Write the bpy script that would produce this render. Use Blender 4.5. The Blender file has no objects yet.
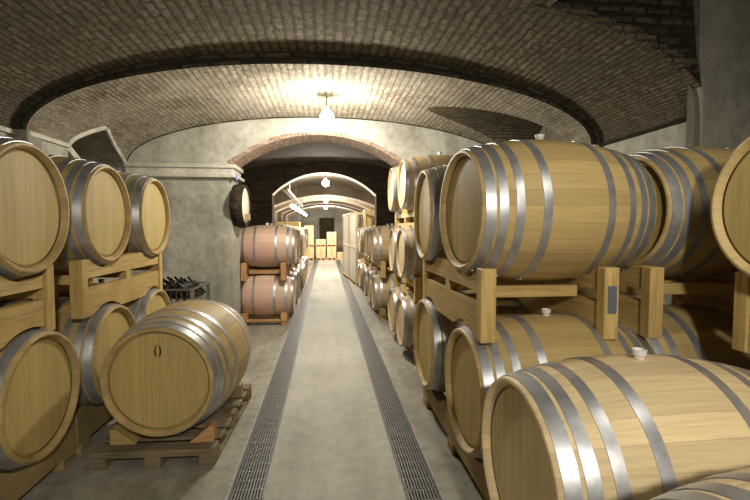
import bpy, math, random
from math import sin, cos, pi, sqrt, atan2, radians
from mathutils import Vector, Matrix
random.seed(7)
sc = bpy.context.scene
COL = sc.collection

# ------------------------------------------------------------------ helpers
class MB:
    """collects verts / faces / uvs of ONE mesh"""
    def __init__(s): s.v = []; s.f = []; s.uv = []; s.m = []
    def face(s, pts, uvs=None, mi=0):
        i = len(s.v); s.v += [tuple(p) for p in pts]
        s.f.append(tuple(range(i, i + len(pts))))
        if uvs is None:
            a, b, c = Vector(pts[0]), Vector(pts[1]), Vector(pts[2])
            n = (b - a).cross(c - a)
            ax = max(range(3), key=lambda k: abs(n[k]))
            o = [k for k in range(3) if k != ax]
            uvs = [(p[o[0]], p[o[1]]) for p in pts]
        s.uv.append(list(uvs)); s.m.append(mi)
    def box(s, x0, x1, y0, y1, z0, z1, M=None, mi=0):
        c = [Vector((x, y, z)) for x in (x0, x1) for y in (y0, y1) for z in (z0, z1)]
        d = (x1 - x0, y1 - y0, z1 - z0); L = max(range(3), key=lambda k: d[k])
        for q in ((0,1,3,2), (4,6,7,5), (0,4,5,1), (2,3,7,6), (0,2,6,4), (1,5,7,3)):
            P = [c[k] for k in q]
            fixed = [k for k in range(3) if abs(P[0][k] - P[2][k]) < 1e-9]
            ax = fixed[0] if fixed else 0
            o = [k for k in range(3) if k != ax]
            if o[0] != L and L in o: o = [L] + [k for k in o if k != L]
            uv = [(p[o[0]], p[o[1]]) for p in P]
            if M is not None: P = [M @ p for p in P]
            s.face(P, uv, mi)
    def tube(s, a, b, r, n=8, r2=None, cap=True, mi=0):
        a, b = Vector(a), Vector(b); r2 = r if r2 is None else r2
        d = (b - a).normalized(); u = d.orthogonal().normalized(); w = d.cross(u); L = (b - a).length
        A = [a + (u * cos(2*pi*k/n) + w * sin(2*pi*k/n)) * r for k in range(n)]
        B = [b + (u * cos(2*pi*k/n) + w * sin(2*pi*k/n)) * r2 for k in range(n)]
        for k in range(n):
            j = (k + 1) % n
            s.face([A[k], A[j], B[j], B[k]], [(0, k/n), (0, (k+1)/n), (L, (k+1)/n), (L, k/n)], mi)
        if cap: s.face(list(reversed(A)), None, mi); s.face(B, None, mi)
    def lathe(s, prof, axis='z', n=24, M=None, mi=0, closed=False):
        """prof: (r, h) list"""
        L = 0; acc = [0]
        for i in range(1, len(prof)):
            L += math.hypot(prof[i][0]-prof[i-1][0], prof[i][1]-prof[i-1][1]); acc.append(L)
        def pt(r, h, t):
            p = Vector((r*cos(t), r*sin(t), h)) if axis == 'z' else Vector((h, r*cos(t), r*sin(t)))
            return M @ p if M is not None else p
        for i in range(len(prof)-1):
            for k in range(n):
                t0, t1 = 2*pi*k/n, 2*pi*(k+1)/n
                r0, h0 = prof[i]; r1, h1 = prof[i+1]
                P = []; U = []
                P.append(pt(r0,h0,t0)); U.append((acc[i], k/n))
                if r0 > 1e-6: P.append(pt(r0,h0,t1)); U.append((acc[i], (k+1)/n))
                if r1 > 1e-6: P.append(pt(r1,h1,t1)); U.append((acc[i+1], (k+1)/n))
                P.append(pt(r1,h1,t0)); U.append((acc[i+1], k/n))
                s.face(P, U, mi)
    def prism_x(s, poly, x0, x1, M=None, mi=0):
        """closed outline (y,z) (counter-clockwise seen from +x) extruded along x; outline may be concave: built from column strips"""
        n = len(poly)
        T = (lambda p: M @ Vector(p)) if M is not None else (lambda p: p)
        for k in range(n):
            (ya, za), (yb, zb) = poly[k], poly[(k+1) % n]
            s.face([T((x0,ya,za)), T((x0,yb,zb)), T((x1,yb,zb)), T((x1,ya,za))],
                   [(ya+za,x0), (yb+zb,x0), (yb+zb,x1), (ya+za,x1)], mi)
        i = len(s.v)
        s.v += [tuple(T((x0,y,z))) for y, z in poly]; s.f.append(tuple(range(i, i+n))); s.uv.append([(y,z) for y,z in poly]); s.m.append(mi)
        i = len(s.v)
        s.v += [tuple(T((x1,y,z))) for y, z in reversed(poly)]; s.f.append(tuple(range(i, i+n))); s.uv.append([(y,z) for y,z in reversed(poly)]); s.m.append(mi)
    def build(s, name, mats, parent=None, smooth=False, weld=True, bevel=0, autosm=None, loc=None):
        me = bpy.data.meshes.new(name)
        me.from_pydata(s.v, [], s.f)
        uvl = me.uv_layers.new(name='UVMap')
        flat = [c for u in s.uv for p in u for c in (float(p[0]), float(p[1]))]
        uvl.data.foreach_set('uv', flat)
        if not isinstance(mats, (list, tuple)): mats = [mats]
        for m in mats: me.materials.append(m)
        me.polygons.foreach_set('material_index', s.m)
        if weld:
            import bmesh
            bm = bmesh.new(); bm.from_mesh(me)
            bmesh.ops.remove_doubles(bm, verts=bm.verts, dist=1e-5)
            bmesh.ops.recalc_face_normals(bm, faces=bm.faces)
            if bevel:
                es = [e for e in bm.edges if len(e.link_faces) == 2 and e.calc_face_angle(0) > 0.6]
                bmesh.ops.bevel(bm, geom=es, offset=bevel, segments=1, affect='EDGES', profile=0.5)
            bm.to_mesh(me); bm.free()
        if smooth:
            for p in me.polygons: p.use_smooth = True
            me.set_sharp_from_angle(angle=radians(autosm or 32))
        me.update()
        o = bpy.data.objects.new(name, me); COL.objects.link(o)
        if parent is not None: o.parent = parent
        if loc is not None: o.location = loc
        return o

def thing(name, label, cat, loc=(0,0,0), rz=0, group=None):
    o = bpy.data.objects.new(name, None); COL.objects.link(o)
    o.empty_display_size = .1; o.location = loc; o.rotation_euler = (0, 0, rz)
    tag(o, label, cat, group); return o
def tag(o, label=None, cat=None, group=None, kind=None):
    if label: o['label'] = label
    if cat: o['category'] = cat
    if group: o['group'] = group
    if kind: o['kind'] = kind
    return o
def structure(o): o['kind'] = 'structure'; return o
def copy_tree(o, parent=None):
    c = o.copy(); COL.objects.link(c)
    if parent is not None: c.parent = parent
    for ch in CH.get(o.name_full, []):
        copy_tree(ch, c)
    return c
CH = {}
def index_children(o):
    kids = [c for c in bpy.data.objects if c.parent == o]
    CH[o.name_full] = kids
    for k in kids: index_children(k)

# ------------------------------------------------------------------ materials
def new_mat(name):
    m = bpy.data.materials.new(name); m.use_nodes = True
    nt = m.node_tree; b = nt.nodes['Principled BSDF']
    return m, nt, b
def N(nt, typ, **kw):
    n = nt.nodes.new(typ)
    for k, v in kw.items():
        if k.startswith('i_'): n.inputs[k[2:].replace('_', ' ')].default_value = v
        else: setattr(n, k, v)
    return n
def ramp(nt, pts, src):
    r = nt.nodes.new('ShaderNodeValToRGB'); e = r.color_ramp.elements
    while len(e) < len(pts): e.new(.5)
    for i, (p, c) in enumerate(pts): e[i].position = p; e[i].color = (*c, 1) if len(c) == 3 else c
    nt.links.new(src, r.inputs[0]); return r.outputs[0]
def mix(nt, a, b, fac, mode='MIX'):
    m = nt.nodes.new('ShaderNodeMix'); m.data_type = 'RGBA'; m.blend_type = mode
    for s, v in ((6, a), (7, b)):
        if hasattr(v, 'links'): nt.links.new(v, m.inputs[s])
        else: m.inputs[s].default_value = (*v, 1)
    if hasattr(fac, 'links'): nt.links.new(fac, m.inputs[0])
    else: m.inputs[0].default_value = fac
    return m.outputs[2]
def math_(nt, op, a, b=None):
    m = nt.nodes.new('ShaderNodeMath'); m.operation = op
    for i, v in enumerate((a, b)):
        if v is None: continue
        if hasattr(v, 'links'): nt.links.new(v, m.inputs[i])
        else: m.inputs[i].default_value = v
    return m.outputs[0]
def bump(nt, b, h, strength=.4, dist=.01):
    n = nt.nodes.new('ShaderNodeBump'); n.inputs['Strength'].default_value = strength; n.inputs['Distance'].default_value = dist
    nt.links.new(h, n.inputs['Height']); nt.links.new(n.outputs[0], b.inputs['Normal'])
def noise(nt, vec, scale, detail=4, rough=.55, out=0):
    n = nt.nodes.new('ShaderNodeTexNoise'); n.inputs['Scale'].default_value = scale
    n.inputs['Detail'].default_value = detail; n.inputs['Roughness'].default_value = rough
    nt.links.new(vec, n.inputs['Vector']); return n.outputs[out]
def mapping(nt, vec, scale=(1,1,1), rot=(0,0,0)):
    n = nt.nodes.new('ShaderNodeMapping'); n.inputs['Scale'].default_value = scale; n.inputs['Rotation'].default_value = rot
    nt.links.new(vec, n.inputs['Vector']); return n.outputs[0]
def coord(nt, which): return nt.nodes.new('ShaderNodeTexCoord').outputs[which]

def mat_brick(name, cols, mortar, bw=.26, rh=.07, ms=.012, bstr=.8, bd=.02, rough=.95, stain=(.1,.09,.06), stain_amt=.5):
    m, nt, b = new_mat(name); uv = coord(nt, 'UV')
    wob = nt.nodes.new('ShaderNodeVectorMath'); wob.operation = 'MULTIPLY_ADD'
    nz = noise(nt, uv, 11, 3, .6, 1); nt.links.new(nz, wob.inputs[0]); wob.inputs[1].default_value = (.035,.035,0); nt.links.new(uv, wob.inputs[2])
    br = N(nt, 'ShaderNodeTexBrick'); br.inputs['Scale'].default_value = 1
    br.inputs['Brick Width'].default_value = bw; br.inputs['Row Height'].default_value = rh
    br.inputs['Mortar Size'].default_value = ms; br.inputs['Mortar Smooth'].default_value = .35; br.inputs['Bias'].default_value = 0
    br.inputs['Color1'].default_value = (0,0,0,1); br.inputs['Color2'].default_value = (1,1,1,1); br.inputs['Mortar'].default_value = (.5,.5,.5,1)
    nt.links.new(wob.outputs[0], br.inputs['Vector'])
    c = ramp(nt, [(0, cols[0]), (.5, cols[1]), (1, cols[2])], br.outputs['Color'])
    fine = noise(nt, mapping(nt, uv, (.6,1.5,1)), 24, 7, .75)
    mort = mix(nt, mortar, tuple(v*.55 for v in mortar), fine)
    c = mix(nt, c, mort, br.outputs['Fac'])
    c = mix(nt, c, ramp(nt, [(.36, (.22,.21,.19)), (.62, (1,1,1))], fine), .8, 'MULTIPLY')
    c = mix(nt, c, ramp(nt, [(.35, (.5,.48,.44)), (.6, (1,1,1))], noise(nt, uv, 7, 5, .7)), .7, 'MULTIPLY')
    big = noise(nt, uv, 1.1, 5, .65)
    c = mix(nt, c, stain, math_(nt, 'MULTIPLY', ramp(nt, [(.42, (0,0,0)), (.68, (1,1,1))], big), stain_amt))
    nt.links.new(c, b.inputs['Base Color']); b.inputs['Roughness'].default_value = rough
    b.inputs['Specular IOR Level'].default_value = .2
    h = math_(nt, 'SUBTRACT', math_(nt, 'MULTIPLY', fine, .9), br.outputs['Fac'])
    h = math_(nt, 'ADD', h, math_(nt, 'MULTIPLY', br.outputs['Color'], .35))
    bump(nt, b, h, bstr, bd); return m

def mat_plaster(name, c1, c2, c3, scale=1.3, bstr=.3, rough=.9):
    m, nt, b = new_mat(name); v = coord(nt, 'Object')
    n1 = noise(nt, v, scale, 8, .62); n2 = noise(nt, v, scale*7, 6, .6); n3 = noise(nt, mapping(nt, v, (1,1,.35)), scale*2.4, 5, .6)
    c = ramp(nt, [(.3, c1), (.52, c2), (.72, c3)], n1)
    c = mix(nt, c, ramp(nt, [(.3, (.6,.6,.58)), (.6, (1,1,1))], n2), .6, 'MULTIPLY')
    c = mix(nt, c, ramp(nt, [(.35, (.72,.7,.64)), (.55, (1,1,1))], n3), .7, 'MULTIPLY')
    nt.links.new(c, b.inputs['Base Color']); b.inputs['Roughness'].default_value = rough
    b.inputs['Specular IOR Level'].default_value = .25
    bump(nt, b, math_(nt, 'ADD', n2, math_(nt, 'MULTIPLY', n1, 2.)), bstr, .03); return m

def pale(nt, oi, c):
    """paler, newer oak where the object's own colour says so (red channel 0..1)"""
    sp = nt.nodes.new('ShaderNodeSeparateColor'); nt.links.new(oi.outputs['Color'], sp.inputs[0])
    return mix(nt, c, mix(nt, c, (1.52, 1.68, 2.5), 1., 'MULTIPLY'), sp.outputs[0])
def mat_staves(name, base, nst=26, pink=None, knots=.25, along_u=True, hue=.0, tone=.25):
    """UV: u metres along the barrel, v turns around it"""
    m, nt, b = new_mat(name); uv = coord(nt, 'UV'); sp = nt.nodes.new('ShaderNodeSeparateXYZ'); nt.links.new(uv, sp.inputs[0])
    oi = nt.nodes.new('ShaderNodeObjectInfo')
    s = math_(nt, 'MULTIPLY', sp.outputs[1], nst)
    s = math_(nt, 'ADD', s, math_(nt, 'MULTIPLY', noise(nt, uv, 1.5, 1), .25))
    fl = math_(nt, 'FLOOR', s); fr = math_(nt, 'FRACT', s)
    wn = nt.nodes.new('ShaderNodeTexWhiteNoise'); wn.noise_dimensions = '2D'
    cb = nt.nodes.new('ShaderNodeCombineXYZ'); nt.links.new(fl, cb.inputs[0]); nt.links.new(oi.outputs['Random'], cb.inputs[1]); nt.links.new(cb.outputs[0], wn.inputs['Vector'])
    cc = nt.nodes.new('ShaderNodeCombineXYZ'); nt.links.new(math_(nt, 'MULTIPLY', sp.outputs[0], 2.2), cc.inputs[0])
    nt.links.new(math_(nt, 'MULTIPLY', sp.outputs[1], 95), cc.inputs[1]); nt.links.new(math_(nt, 'MULTIPLY', oi.outputs['Random'], 30), cc.inputs[2])
    g = noise(nt, cc.outputs[0], 1.6, 6, .6)
    d = tuple(v*.84 for v in base); l = tuple(min(1, v*1.12) for v in base)
    c = ramp(nt, [(.3, d), (.5, base), (.75, l)], g)
    tn = ramp(nt, [(0, (1-tone,)*3), (1, (1, 1, 1))], wn.outputs[0]); c = mix(nt, c, tn, 1., 'MULTIPLY')
    kn = noise(nt, cc.outputs[0], .55, 3, .5)
    c = mix(nt, c, (base[0]*.62, base[1]*.48, base[2]*.35), math_(nt, 'MULTIPLY', ramp(nt, [(.6, (0,0,0)), (.75, (1,1,1))], kn), knots))
    if pink:
        w = noise(nt, mapping(nt, coord(nt, 'Object'), (1,1,1)), 1.8, 3, .5)
        c = mix(nt, c, pink, math_(nt, 'MULTIPLY', ramp(nt, [(.44, (0,0,0)), (.6, (1,1,1))], w), .85))
    seam = math_(nt, 'LESS_THAN', math_(nt, 'ABSOLUTE', math_(nt, 'SUBTRACT', fr, .5)), .49)
    c = mix(nt, tuple(v*.55 for v in base), c, seam); c = pale(nt, oi, c)
    ot = ramp(nt, [(0, (.86,.84,.8)), (1, (1,1,1))], oi.outputs['Random']); c = mix(nt, c, ot, 1., 'MULTIPLY')
    nt.links.new(c, b.inputs['Base Color']); b.inputs['Roughness'].default_value = .55; b.inputs['Specular IOR Level'].default_value = .3
    bump(nt, b, math_(nt, 'ADD', g, math_(nt, 'MULTIPLY', seam, .6)), .12, .004); return m

def mat_planks(name, base, pw=.085, tone=.22, axis=0, rough=.6, seamdark=.4):
    """UV metres: u along the grain, v across"""
    m, nt, b = new_mat(name); uv = coord(nt, 'UV'); sp = nt.nodes.new('ShaderNodeSeparateXYZ'); nt.links.new(uv, sp.inputs[0])
    oi = nt.nodes.new('ShaderNodeObjectInfo')
    s = math_(nt, 'DIVIDE', math_(nt, 'ADD', sp.outputs[1], 5.02), pw); fl = math_(nt, 'FLOOR', s); fr = math_(nt, 'FRACT', s)
    wn = nt.nodes.new('ShaderNodeTexWhiteNoise'); wn.noise_dimensions = '2D'
    cb = nt.nodes.new('ShaderNodeCombineXYZ'); nt.links.new(fl, cb.inputs[0]); nt.links.new(oi.outputs['Random'], cb.inputs[1]); nt.links.new(cb.outputs[0], wn.inputs['Vector'])
    cc = nt.nodes.new('ShaderNodeCombineXYZ'); nt.links.new(math_(nt, 'MULTIPLY', sp.outputs[0], 2.), cc.inputs[0])
    nt.links.new(math_(nt, 'MULTIPLY', sp.outputs[1], 38), cc.inputs[1]); nt.links.new(math_(nt, 'ADD', math_(nt, 'MULTIPLY', oi.outputs['Random'], 40), fl), cc.inputs[2])
    g = noise(nt, cc.outputs[0], 1.5, 6, .6)
    d = tuple(v*.85 for v in base); l = tuple(min(1, v*1.1) for v in base)
    c = ramp(nt, [(.3, d), (.5, base), (.75, l)], g)
    c = mix(nt, c, ramp(nt, [(0, (1-tone,)*3), (1, (1,1,1))], wn.outputs[0]), 1., 'MULTIPLY')
    seam = math_(nt, 'LESS_THAN', math_(nt, 'ABSOLUTE', math_(nt, 'SUBTRACT', fr, .5)), .485)
    c = mix(nt, tuple(v*seamdark for v in base), c, seam); c = pale(nt, oi, c)
    nt.links.new(c, b.inputs['Base Color']); b.inputs['Roughness'].default_value = rough; b.inputs['Specular IOR Level'].default_value = .3
    bump(nt, b, g, .12, .003); return m

def mat_lumber(name, base, rough=.7, dirt=.3):
    m, nt, b = new_mat(name); v = coord(nt, 'UV'); oi = nt.nodes.new('ShaderNodeObjectInfo')
    ob = noise(nt, coord(nt, 'Object'), 3, 5, .6)
    cc = nt.nodes.new('ShaderNodeCombineXYZ'); sp = nt.nodes.new('ShaderNodeSeparateXYZ'); nt.links.new(v, sp.inputs[0])
    nt.links.new(math_(nt, 'MULTIPLY', sp.outputs[0], 2.), cc.inputs[0]); nt.links.new(math_(nt, 'MULTIPLY', sp.outputs[1], 30), cc.inputs[1]); nt.links.new(math_(nt, 'MULTIPLY', oi.outputs['Random'], 50), cc.inputs[2])
    g = noise(nt, cc.outputs[0], 1.7, 5, .6)
    c = ramp(nt, [(.3, tuple(x*.65 for x in base)), (.5, base), (.75, tuple(min(1, x*1.15) for x in base))], g)
    c = mix(nt, c, ramp(nt, [(.35, (.55,.5,.45)), (.6, (1,1,1))], ob), dirt, 'MULTIPLY')
    c = mix(nt, c, ramp(nt, [(0, (.78,.76,.72)), (1, (1,1,1))], oi.outputs['Random']), 1., 'MULTIPLY')
    nt.links.new(c, b.inputs['Base Color']); b.inputs['Roughness'].default_value = rough; b.inputs['Specular IOR Level'].default_value = .3
    bump(nt, b, g, .15, .003); return m

def mat_metal(name, col, rough=.38, var=.25, metallic=1.0):
    m, nt, b = new_mat(name); v = coord(nt, 'Object'); uv = coord(nt, 'UV')
    n = noise(nt, v, 9, 6, .65); n2 = noise(nt, mapping(nt, uv, (60, 1, 1)), 3, 4, .6)
    c = ramp(nt, [(.3, tuple(x*(1-var) for x in col)), (.65, col)], n)
    nt.links.new(c, b.inputs['Base Color']); b.inputs['Metallic'].default_value = metallic
    r = math_(nt, 'ADD', math_(nt, 'MULTIPLY', n, .22), rough-.11); nt.links.new(r, b.inputs['Roughness'])
    bump(nt, b, math_(nt, 'ADD', n, math_(nt, 'MULTIPLY', n2, .6)), .12, .003); return m

def mat_plain(name, col, rough=.6, metallic=0, var=.15, scale=12, spec=.4):
    m, nt, b = new_mat(name); n = noise(nt, coord(nt, 'Object'), scale, 4)
    nt.links.new(ramp(nt, [(.3, tuple(x*(1-var) for x in col)), (.7, col)], n), b.inputs['Base Color'])
    b.inputs['Roughness'].default_value = rough; b.inputs['Metallic'].default_value = metallic; b.inputs['Specular IOR Level'].default_value = spec
    return m
def mat_emit(name, col, s):
    m, nt, b = new_mat(name); b.inputs['Base Color'].default_value = (1,1,1,1)
    b.inputs['Emission Color'].default_value = (*col, 1); b.inputs['Emission Strength'].default_value = s
    return m
def mat_floor(name, c1, c2, c3, dirt=.5):
    m, nt, b = new_mat(name); v = coord(nt, 'Object')
    n1 = noise(nt, v, .9, 8, .65); n2 = noise(nt, v, 9, 6, .7); n3 = noise(nt, mapping(nt, v, (3.5,.35,1)), 1.4, 5, .6)
    vo = nt.nodes.new('ShaderNodeTexVoronoi'); vo.inputs['Scale'].default_value = 16; nt.links.new(v, vo.inputs['Vector'])
    c = ramp(nt, [(.32, c1), (.5, c2), (.7, c3)], n1)
    c = mix(nt, c, ramp(nt, [(.35, (.62,.6,.56)), (.6, (1,1,1))], n2), dirt, 'MULTIPLY')
    c = mix(nt, c, ramp(nt, [(.35, (.7,.68,.64)), (.55, (1,1,1))], n3), dirt, 'MULTIPLY')
    nt.links.new(c, b.inputs['Base Color'])
    nt.links.new(math_(nt, 'ADD', math_(nt, 'MULTIPLY', n2, .3), .5), b.inputs['Roughness']); b.inputs['Specular IOR Level'].default_value = .35
    bump(nt, b, math_(nt, 'ADD', n2, n1), .2, .01); return m

M = {}
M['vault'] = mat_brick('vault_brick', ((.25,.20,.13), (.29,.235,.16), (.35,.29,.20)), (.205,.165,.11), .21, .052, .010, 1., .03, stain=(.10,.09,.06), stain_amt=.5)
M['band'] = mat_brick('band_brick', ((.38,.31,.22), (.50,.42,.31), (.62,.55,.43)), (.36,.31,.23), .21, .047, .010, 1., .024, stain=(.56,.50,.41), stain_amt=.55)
M['darkened'] = mat_brick('darkened_brick', ((.09,.072,.05), (.14,.115,.08), (.20,.165,.12)), (.09,.075,.05), .2, .07, .016, 1., .04, stain_amt=.2)  # dark tone paints the shade of the band lip; reused elsewhere
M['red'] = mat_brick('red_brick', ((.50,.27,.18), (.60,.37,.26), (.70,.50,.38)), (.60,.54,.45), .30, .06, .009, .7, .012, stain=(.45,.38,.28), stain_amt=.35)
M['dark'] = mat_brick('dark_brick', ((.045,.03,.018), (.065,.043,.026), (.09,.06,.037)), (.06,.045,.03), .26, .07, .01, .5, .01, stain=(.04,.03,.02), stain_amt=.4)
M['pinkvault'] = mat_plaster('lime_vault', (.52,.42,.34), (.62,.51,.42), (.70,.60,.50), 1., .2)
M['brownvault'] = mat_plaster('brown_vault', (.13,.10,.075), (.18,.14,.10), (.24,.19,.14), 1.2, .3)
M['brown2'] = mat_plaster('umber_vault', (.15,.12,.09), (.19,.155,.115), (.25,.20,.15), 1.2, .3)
M['plaster'] = mat_plaster('grey_plaster', (.33,.315,.27), (.48,.46,.40), (.60,.58,.51), 1.5, .35)
M['plaster_dim'] = mat_plaster('rough_plaster', (.22,.20,.17), (.31,.29,.24), (.40,.37,.31), 1.6, .6)
M['trim'] = mat_plaster('trim_plaster', (.52,.50,.43), (.64,.61,.53), (.72,.69,.61), 3, .2)
M['niche'] = mat_plaster('niche_plaster', (.15,.135,.10), (.21,.19,.15), (.27,.24,.19), 2, .3)  # recess shade put into the colour, against the lamplight inside
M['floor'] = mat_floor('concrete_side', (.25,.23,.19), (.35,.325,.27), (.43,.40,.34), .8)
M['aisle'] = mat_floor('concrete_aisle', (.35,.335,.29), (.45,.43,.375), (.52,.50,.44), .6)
M['grate'] = mat_metal('grate_steel', (.17,.165,.15), .5, .3, .4)
M['pit'] = mat_plain('drain_dark', (.08,.08,.07), .9)
OAK = (.51,.365,.145)
M['staves'] = mat_staves('oak_staves', OAK, 30)
M['staves_small'] = mat_staves('oak_staves_small', (.48,.355,.185), 26)
M['staves_pink'] = mat_staves('wine_stained_staves', (.64,.48,.32), 26, pink=(.62,.36,.29))
M['head'] = mat_planks('oak_head', (.48,.35,.122), .088, .14, seamdark=.72)
M['head_small'] = mat_planks('oak_head_small', (.58,.45,.24), .075, .14)
M['chime'] = mat_lumber('oak_chime', (.60,.46,.25), .6, .2)
M['hoop'] = mat_metal('galvanised_hoop', (.50,.50,.515), .40, .3, .7)
M['bung'] = mat_plain('silicone_bung', (.72,.70,.64), .5)
M['pine'] = mat_lumber('pine', (.62,.44,.17), .6, .35)
M['pallet'] = mat_lumber('old_pallet_wood', (.28,.225,.145), .8, .8)
M['pallet_pine'] = mat_lumber('worn_pine', (.40,.30,.14), .75, .6)
M['redwood'] = mat_lumber('orange_rack_wood', (.58,.33,.15), .6, .3)
M['carton'] = mat_plain('carton', (.72,.56,.33), .8, var=.1)
M['tan'] = mat_lumber('tan_board', (.62,.47,.22), .6, .2)
M['glass'] = mat_plain('dark_bottle_glass', (.012,.014,.010), .12, spec=.6)
M['wire'] = mat_metal('zinc_wire', (.50,.50,.48), .4, .2)
M['white'] = mat_plain('white_paint', (.70,.67,.60), .5, var=.08)
M['black'] = mat_plain('black_ink', (.012,.012,.012), .6)
M['label_grey'] = mat_plain('grey_plate', (.13,.14,.17), .5)
M['bulb'] = mat_emit('bulb_glow', (1,.95,.82), 22)
M['tube'] = mat_emit('tube_glow', (1,.97,.9), 12)
M['blue'] = mat_plain('blue_tag', (.06,.14,.50), .5)

# ------------------------------------------------------------------ vault geometry of the bays
X0, HW = 0.03, 2.78           # vault centre line and half width
XL, XR = X0-HW, X0+HW
def ell(x, spring, rise, hw=HW):
    t = min(1, abs(x-X0)/hw); return spring + rise*sqrt(max(0, 1-t*t))
def zband(x): return ell(x, 2.44, .72)
HWN = 2.90
XLN, XRN = X0-HWN, X0+HWN
def znear(x): return ell(x, 2.44, .84, HWN)
Y_RIB, Y_WALL, Y_NEAR, Y_BACK = 4.45, 6.5, 3.12, -3.0

NICHE = {  # (ycentre, half, springz, rise, outer x)
    'L': (5.80, .69, 2.44, .29, -3.45),
    'R': (5.60, .70, 2.46, .62, 3.05)}
def zniche(k, y):
    yc, h, sp, r, xo = NICHE[k]
    t = (y-yc)/h
    if abs(t) >= 1: return None
    if k == 'L':
        p = -.5; u = (p-t)/(1+p) if t < p else (t-p)/(1-p)
        return sp + r*(1-u)**.68
    return sp + r*sqrt(1-t*t)
def xint(k, y, zf, spring, rise):
    z = zniche(k, y); edge = XL if k == 'L' else XR
    if z is None: return edge
    t = (z-spring)/rise
    if t <= 0: return edge
    x = HW*sqrt(max(0, 1-t*t))
    return X0-x if k == 'L' else X0+x

def vault(name, ys, xa, xb, zf, mat, n=48, HW=HW):
    mb = MB(); rows = []
    for y in ys:
        a, b = xa(y), xb(y)
        row = []
        for i in range(n+1):
            # even steps in ellipse angle
            ta = math.acos(max(-1, min(1, (a-X0)/HW))); tb = math.acos(max(-1, min(1, (b-X0)/HW)))
            t = ta + (tb-ta)*i/n; x = X0+HW*cos(t)
            row.append((x, y, zf(x), -(t-pi/2)*1.75))
        rows.append(row)
    for r0, r1 in zip(rows, rows[1:]):
        for i in range(n):
            q = [r0[i], r0[i+1], r1[i+1], r1[i]]
            mb.face([p[:3] for p in q], [(p[1], p[3]) for p in q])
    return structure(mb.build(name, mat, smooth=True, autosm=60))

def dense(a, b, k, n=26):
    yc, h = NICHE[k][:2]
    ys = [yc-h*cos(pi*i/n) for i in range(n+1)]
    return ys
ysb = sorted(set([round(v, 4) for v in [Y_RIB + (Y_WALL-Y_RIB)*i/12 for i in range(13)] + dense(0,0,'L') + dense(0,0,'R')]))
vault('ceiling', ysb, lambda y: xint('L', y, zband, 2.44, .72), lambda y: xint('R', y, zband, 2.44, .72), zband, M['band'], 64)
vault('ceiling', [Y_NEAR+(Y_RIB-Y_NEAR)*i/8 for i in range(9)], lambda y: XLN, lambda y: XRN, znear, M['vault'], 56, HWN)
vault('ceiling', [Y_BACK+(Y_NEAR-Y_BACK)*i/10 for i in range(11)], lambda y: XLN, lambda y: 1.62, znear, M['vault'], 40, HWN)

# front edge of the lower band: rough lip between the two vaults, its shade painted into the brick
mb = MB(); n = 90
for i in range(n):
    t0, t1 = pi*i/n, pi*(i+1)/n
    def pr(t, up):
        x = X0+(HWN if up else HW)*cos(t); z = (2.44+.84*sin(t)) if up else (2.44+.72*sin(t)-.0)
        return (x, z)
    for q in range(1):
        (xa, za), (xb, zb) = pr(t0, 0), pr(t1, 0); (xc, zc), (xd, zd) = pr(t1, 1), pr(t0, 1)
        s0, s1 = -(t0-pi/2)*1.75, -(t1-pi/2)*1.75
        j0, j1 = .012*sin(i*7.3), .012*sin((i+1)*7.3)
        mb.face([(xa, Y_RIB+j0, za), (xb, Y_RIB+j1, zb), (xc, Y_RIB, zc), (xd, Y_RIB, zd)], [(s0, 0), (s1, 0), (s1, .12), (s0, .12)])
structure(mb.build('trim_1', M['darkened']))

# niche (lunette) vaults cut into the band on both sides
def niche(k, mat, sill, rim):
    yc, h, sp, r, xo = NICHE[k]; mb = MB(); ys = dense(0,0,k, 30); xw = XL if k == 'L' else XR
    for y0, y1 in zip(ys, ys[1:]):
        za, zb = zniche(k, y0) or sp, zniche(k, y1) or sp
        xa, xb = xint(k, y0, zband, 2.44, .72), xint(k, y1, zband, 2.44, .72)
        for j in range(6):
            f0, f1 = j/6, (j+1)/6
            P = [(xa+(xo-xa)*f0, y0, za), (xb+(xo-xb)*f0, y1, zb), (xb+(xo-xb)*f1, y1, zb), (xa+(xo-xa)*f1, y0, za)]
            mb.face(P, [(p[0], p[1]*1.3) for p in P], 1)
        mb.face([(xo, y0, sill), (xo, y1, sill), (xo, y1, zb), (xo, y0, za)])
    for y in (ys[0], ys[-1]):
        mb.face([(xw, y, sill), (xo, y, sill), (xo, y, sp), (xw, y, sp)])
    mb.face([(xw, ys[0], sill), (xw, ys[-1], sill), (xo, ys[-1], sill), (xo, ys[0], sill)])
    structure(mb.build('window_1' if k == 'L' else 'window_2', [mat, M['plaster_dim'] if k == 'L' else M['vault']], smooth=True, autosm=40))
    if rim:   # plaster rib along the groin and around the wall opening
        mr = MB(); pts = []
        for y in ys:
            z = zniche(k, y) or sp; x = xint(k, y, zband, 2.44, .72); pts.append(Vector((x, y, z)))
        for a, b in zip(pts, pts[1:]):
            if (b-a).length > 1e-4: mr.tube(a+Vector((.0,0,-.015)), b+Vector((.0,0,-.015)), .028, 6, cap=False)
        # second rib dropping from the near corner across the recess
        mr.tube((xw-.02, yc-h, sp), (xw-.02, yc-h+.72, sp-.40), .035, 6); mr.tube((xw-.02, yc-h+.02, sp), (xw-.5, yc-h+.3, sp+.14), .02, 6)
        structure(mr.build('trim_2', M['trim'], smooth=True))
niche('L', M['plaster_dim'], 1.75, True)
niche('R', M['niche'], 2.15, False)

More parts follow.
